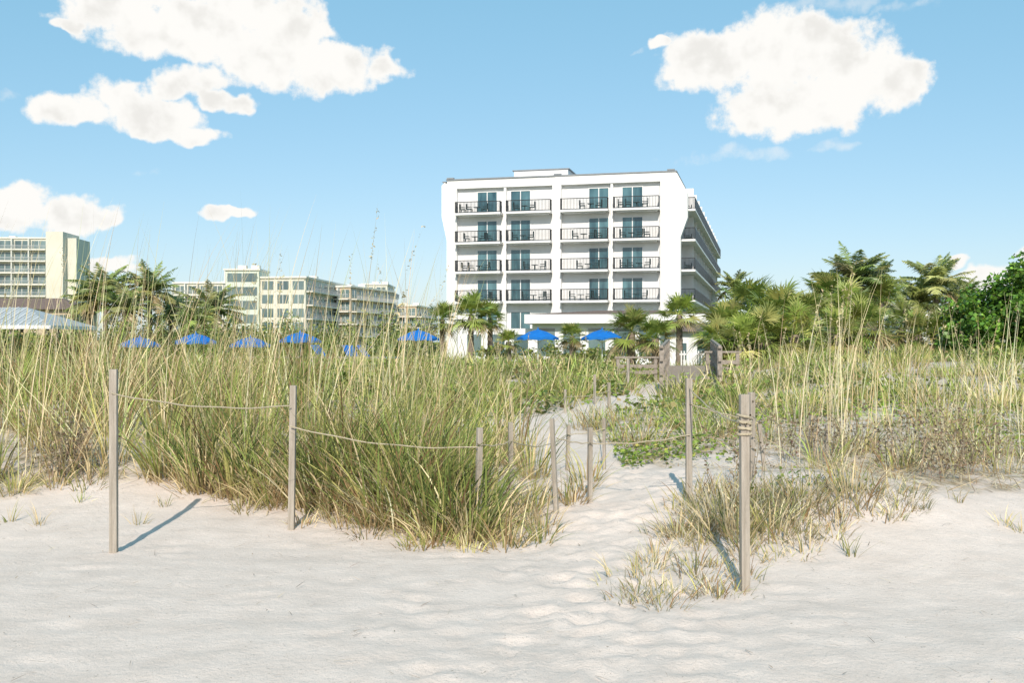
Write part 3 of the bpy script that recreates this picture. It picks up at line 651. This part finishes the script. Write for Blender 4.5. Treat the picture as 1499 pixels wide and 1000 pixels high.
# ------------------------------------------------------------ world / sun / camera
EL=math.radians(35); AZ=.05
w=D.worlds.new('World'); SC.world=w; w.use_nodes=True; nt=w.node_tree; N=nt.nodes; L=nt.links; bg=N['Background']
try:
    w.cycles.sampling_method='MANUAL'; w.cycles.sample_map_resolution=256
except Exception as ex: print(ex)
sk=N.new('ShaderNodeTexSky'); sk.sky_type='NISHITA'; sk.sun_disc=False; sk.sun_elevation=EL; sk.sun_rotation=math.pi+AZ; sk.air_density=1.0; sk.dust_density=.6; sk.ozone_density=1.5
tcw=N.new('ShaderNodeTexCoord'); sp=N.new('ShaderNodeSeparateXYZ'); L.new(tcw.outputs['Generated'],sp.inputs[0])
def mth(op,a,b_=None,c_=None,clamp=False):
    q=N.new('ShaderNodeMath'); q.operation=op; q.use_clamp=clamp
    for i,v_ in enumerate((a,b_,c_)):
        if v_ is None: continue
        if isinstance(v_,(int,float)): q.inputs[i].default_value=v_
        else: L.new(v_,q.inputs[i])
    return q.outputs[0]
az=mth('ARCTAN2',sp.outputs[0],sp.outputs[1]); el=mth('ARCSINE',sp.outputs[2])
cb=N.new('ShaderNodeCombineXYZ'); L.new(az,cb.inputs[0]); L.new(el,cb.inputs[1])
def vm(op,a,b_):
    q=N.new('ShaderNodeVectorMath'); q.operation=op
    for i,v_ in enumerate((a,b_)):
        if isinstance(v_,tuple): q.inputs[i].default_value=v_
        else: L.new(v_,q.inputs[i])
    return q
def wn(s,d,off=(0,0,0),r=.6):
    a=vm('ADD',cb.outputs[0],off); q=N.new('ShaderNodeTexNoise'); q.noise_dimensions='2D'; q.inputs['Scale'].default_value=s; q.inputs['Detail'].default_value=d; q.inputs['Roughness'].default_value=r; L.new(a.outputs[0],q.inputs['Vector']); return q
dn=wn(18,3,(3,1,0)); dd=vm('SUBTRACT',dn.outputs['Color'],(.5,.5,.5)); dd=vm('MULTIPLY',dd.outputs[0],(.045,.03,0)); uv=vm('ADD',cb.outputs[0],dd.outputs[0])
def field(bl):
    cur=None
    for px,py,rx,ry in bl:
        a=math.atan((px-750)/F); e_=math.atan((500-py)/F*math.cos(a)); c_=math.cos(a)
        q=vm('SUBTRACT',uv.outputs[0],(a,e_,0)); q=vm('MULTIPLY',q.outputs[0],(F/(rx*c_*c_),F/(ry*c_),0)); q2=vm('DOT_PRODUCT',q.outputs[0],q.outputs[0]); v_=q2.outputs['Value']
        cur=v_ if cur is None else mth('SMOOTH_MIN',cur,v_,.3)
    return mth('SUBTRACT',1.0,cur)
B1=[(150,15,70,40),(220,35,90,42),(300,50,100,42),(390,80,105,46),(480,98,95,34),(560,108,45,18),(370,15,95,40),(105,35,30,10),(440,45,55,30),
    (105,158,62,26),(180,150,60,28),(240,178,75,26),(265,120,60,26),(335,148,45,14),(285,195,50,14),(210,165,60,25),
    (1040,85,72,42),(1130,80,90,62),(1225,90,95,58),(1190,50,80,35),(1310,125,55,36),(1120,160,80,40),(1200,150,85,42),(1010,110,45,22),
    (30,308,70,32),(100,318,65,30),(155,312,35,16),(335,309,40,9),(968,66,18,8),(1440,415,45,22),(1390,385,22,10),(1490,378,26,14),(150,388,50,14),(60,400,60,16)]
B2=[(215,250,34,8),(20,135,35,12),(1080,230,110,14),(1210,215,60,9),(935,73,22,4),(1220,3,130,11),(1330,10,60,9)]
fb=wn(34,8,(0,0,0),.62); fbc=mth('MULTIPLY',mth('SUBTRACT',fb.outputs[0],.5),2.3)
f1=mth('ADD',field(B1),mth('ADD',fbc,.14)); f2=mth('ADD',field(B2),mth('MULTIPLY',fbc,1.5))
def ss(v_,a,b_,o=1):
    q=N.new('ShaderNodeMapRange'); q.interpolation_type='SMOOTHSTEP'; q.inputs[1].default_value=a;q.inputs[2].default_value=b_;q.inputs[4].default_value=o; L.new(v_,q.inputs[0]); return q.outputs[0]
al=mth('MAXIMUM',ss(f1,-.15,.6),ss(f2,.1,1.6,.4))
STR=.12
fa=wn(22,4,(0,.012,0),.5); fbz=wn(22,4,(0,-.010,0),.5); sh=mth('SUBTRACT',fa.outputs[0],fbz.outputs[0]); shf=ss(sh,-.08,.22)  # cloud shade painted into the colour: offset noise greys the undersides of puffs
thick=ss(f1,.3,1.2); shf=mth('MULTIPLY',shf,thick)
def mixw(A,B,f):
    q=N.new('ShaderNodeMix'); q.data_type='RGBA'
    for k,v_ in (('A',A),('B',B)):
        if isinstance(v_,tuple): q.inputs[k].default_value=(*v_,1)
        else: L.new(v_,q.inputs[k])
    if isinstance(f,float): q.inputs['Factor'].default_value=f
    else: L.new(f,q.inputs['Factor'])
    return q.outputs['Result']
cc=mixw(tuple(v/STR for v in (1.0,.985,.95)),tuple(v/STR for v in (.86,.845,.81)),shf)
t1=vm('MULTIPLY',sk.outputs[0],(.74,.56,.56)); t2=vm('ADD',t1.outputs[0],(.10/STR,.345/STR,.45/STR))
fin=mixw(t2.outputs[0],cc,al)
L.new(fin,bg.inputs[0]); bg.inputs[1].default_value=STR
sun=D.lights.new('sun','SUN'); sun.energy=4.7; sun.angle=math.radians(.5); sun.color=(1,.90,.79); so=D.objects.new('sun',sun); link(so)
d=Vector((math.sin(AZ),math.cos(AZ)*1.0,-math.tan(EL))); so.rotation_euler=d.to_track_quat('-Z','Y').to_euler(); so.location=(0,-20,30)
cam=D.cameras.new('camera'); cam.sensor_width=36; cam.lens=36*F/1499; cam.clip_end=10000; cam.clip_start=.1
co=D.objects.new('camera',cam); link(co); co.location=(0,0,CZ); co.rotation_euler=(math.pi/2,0,0); SC.camera=co
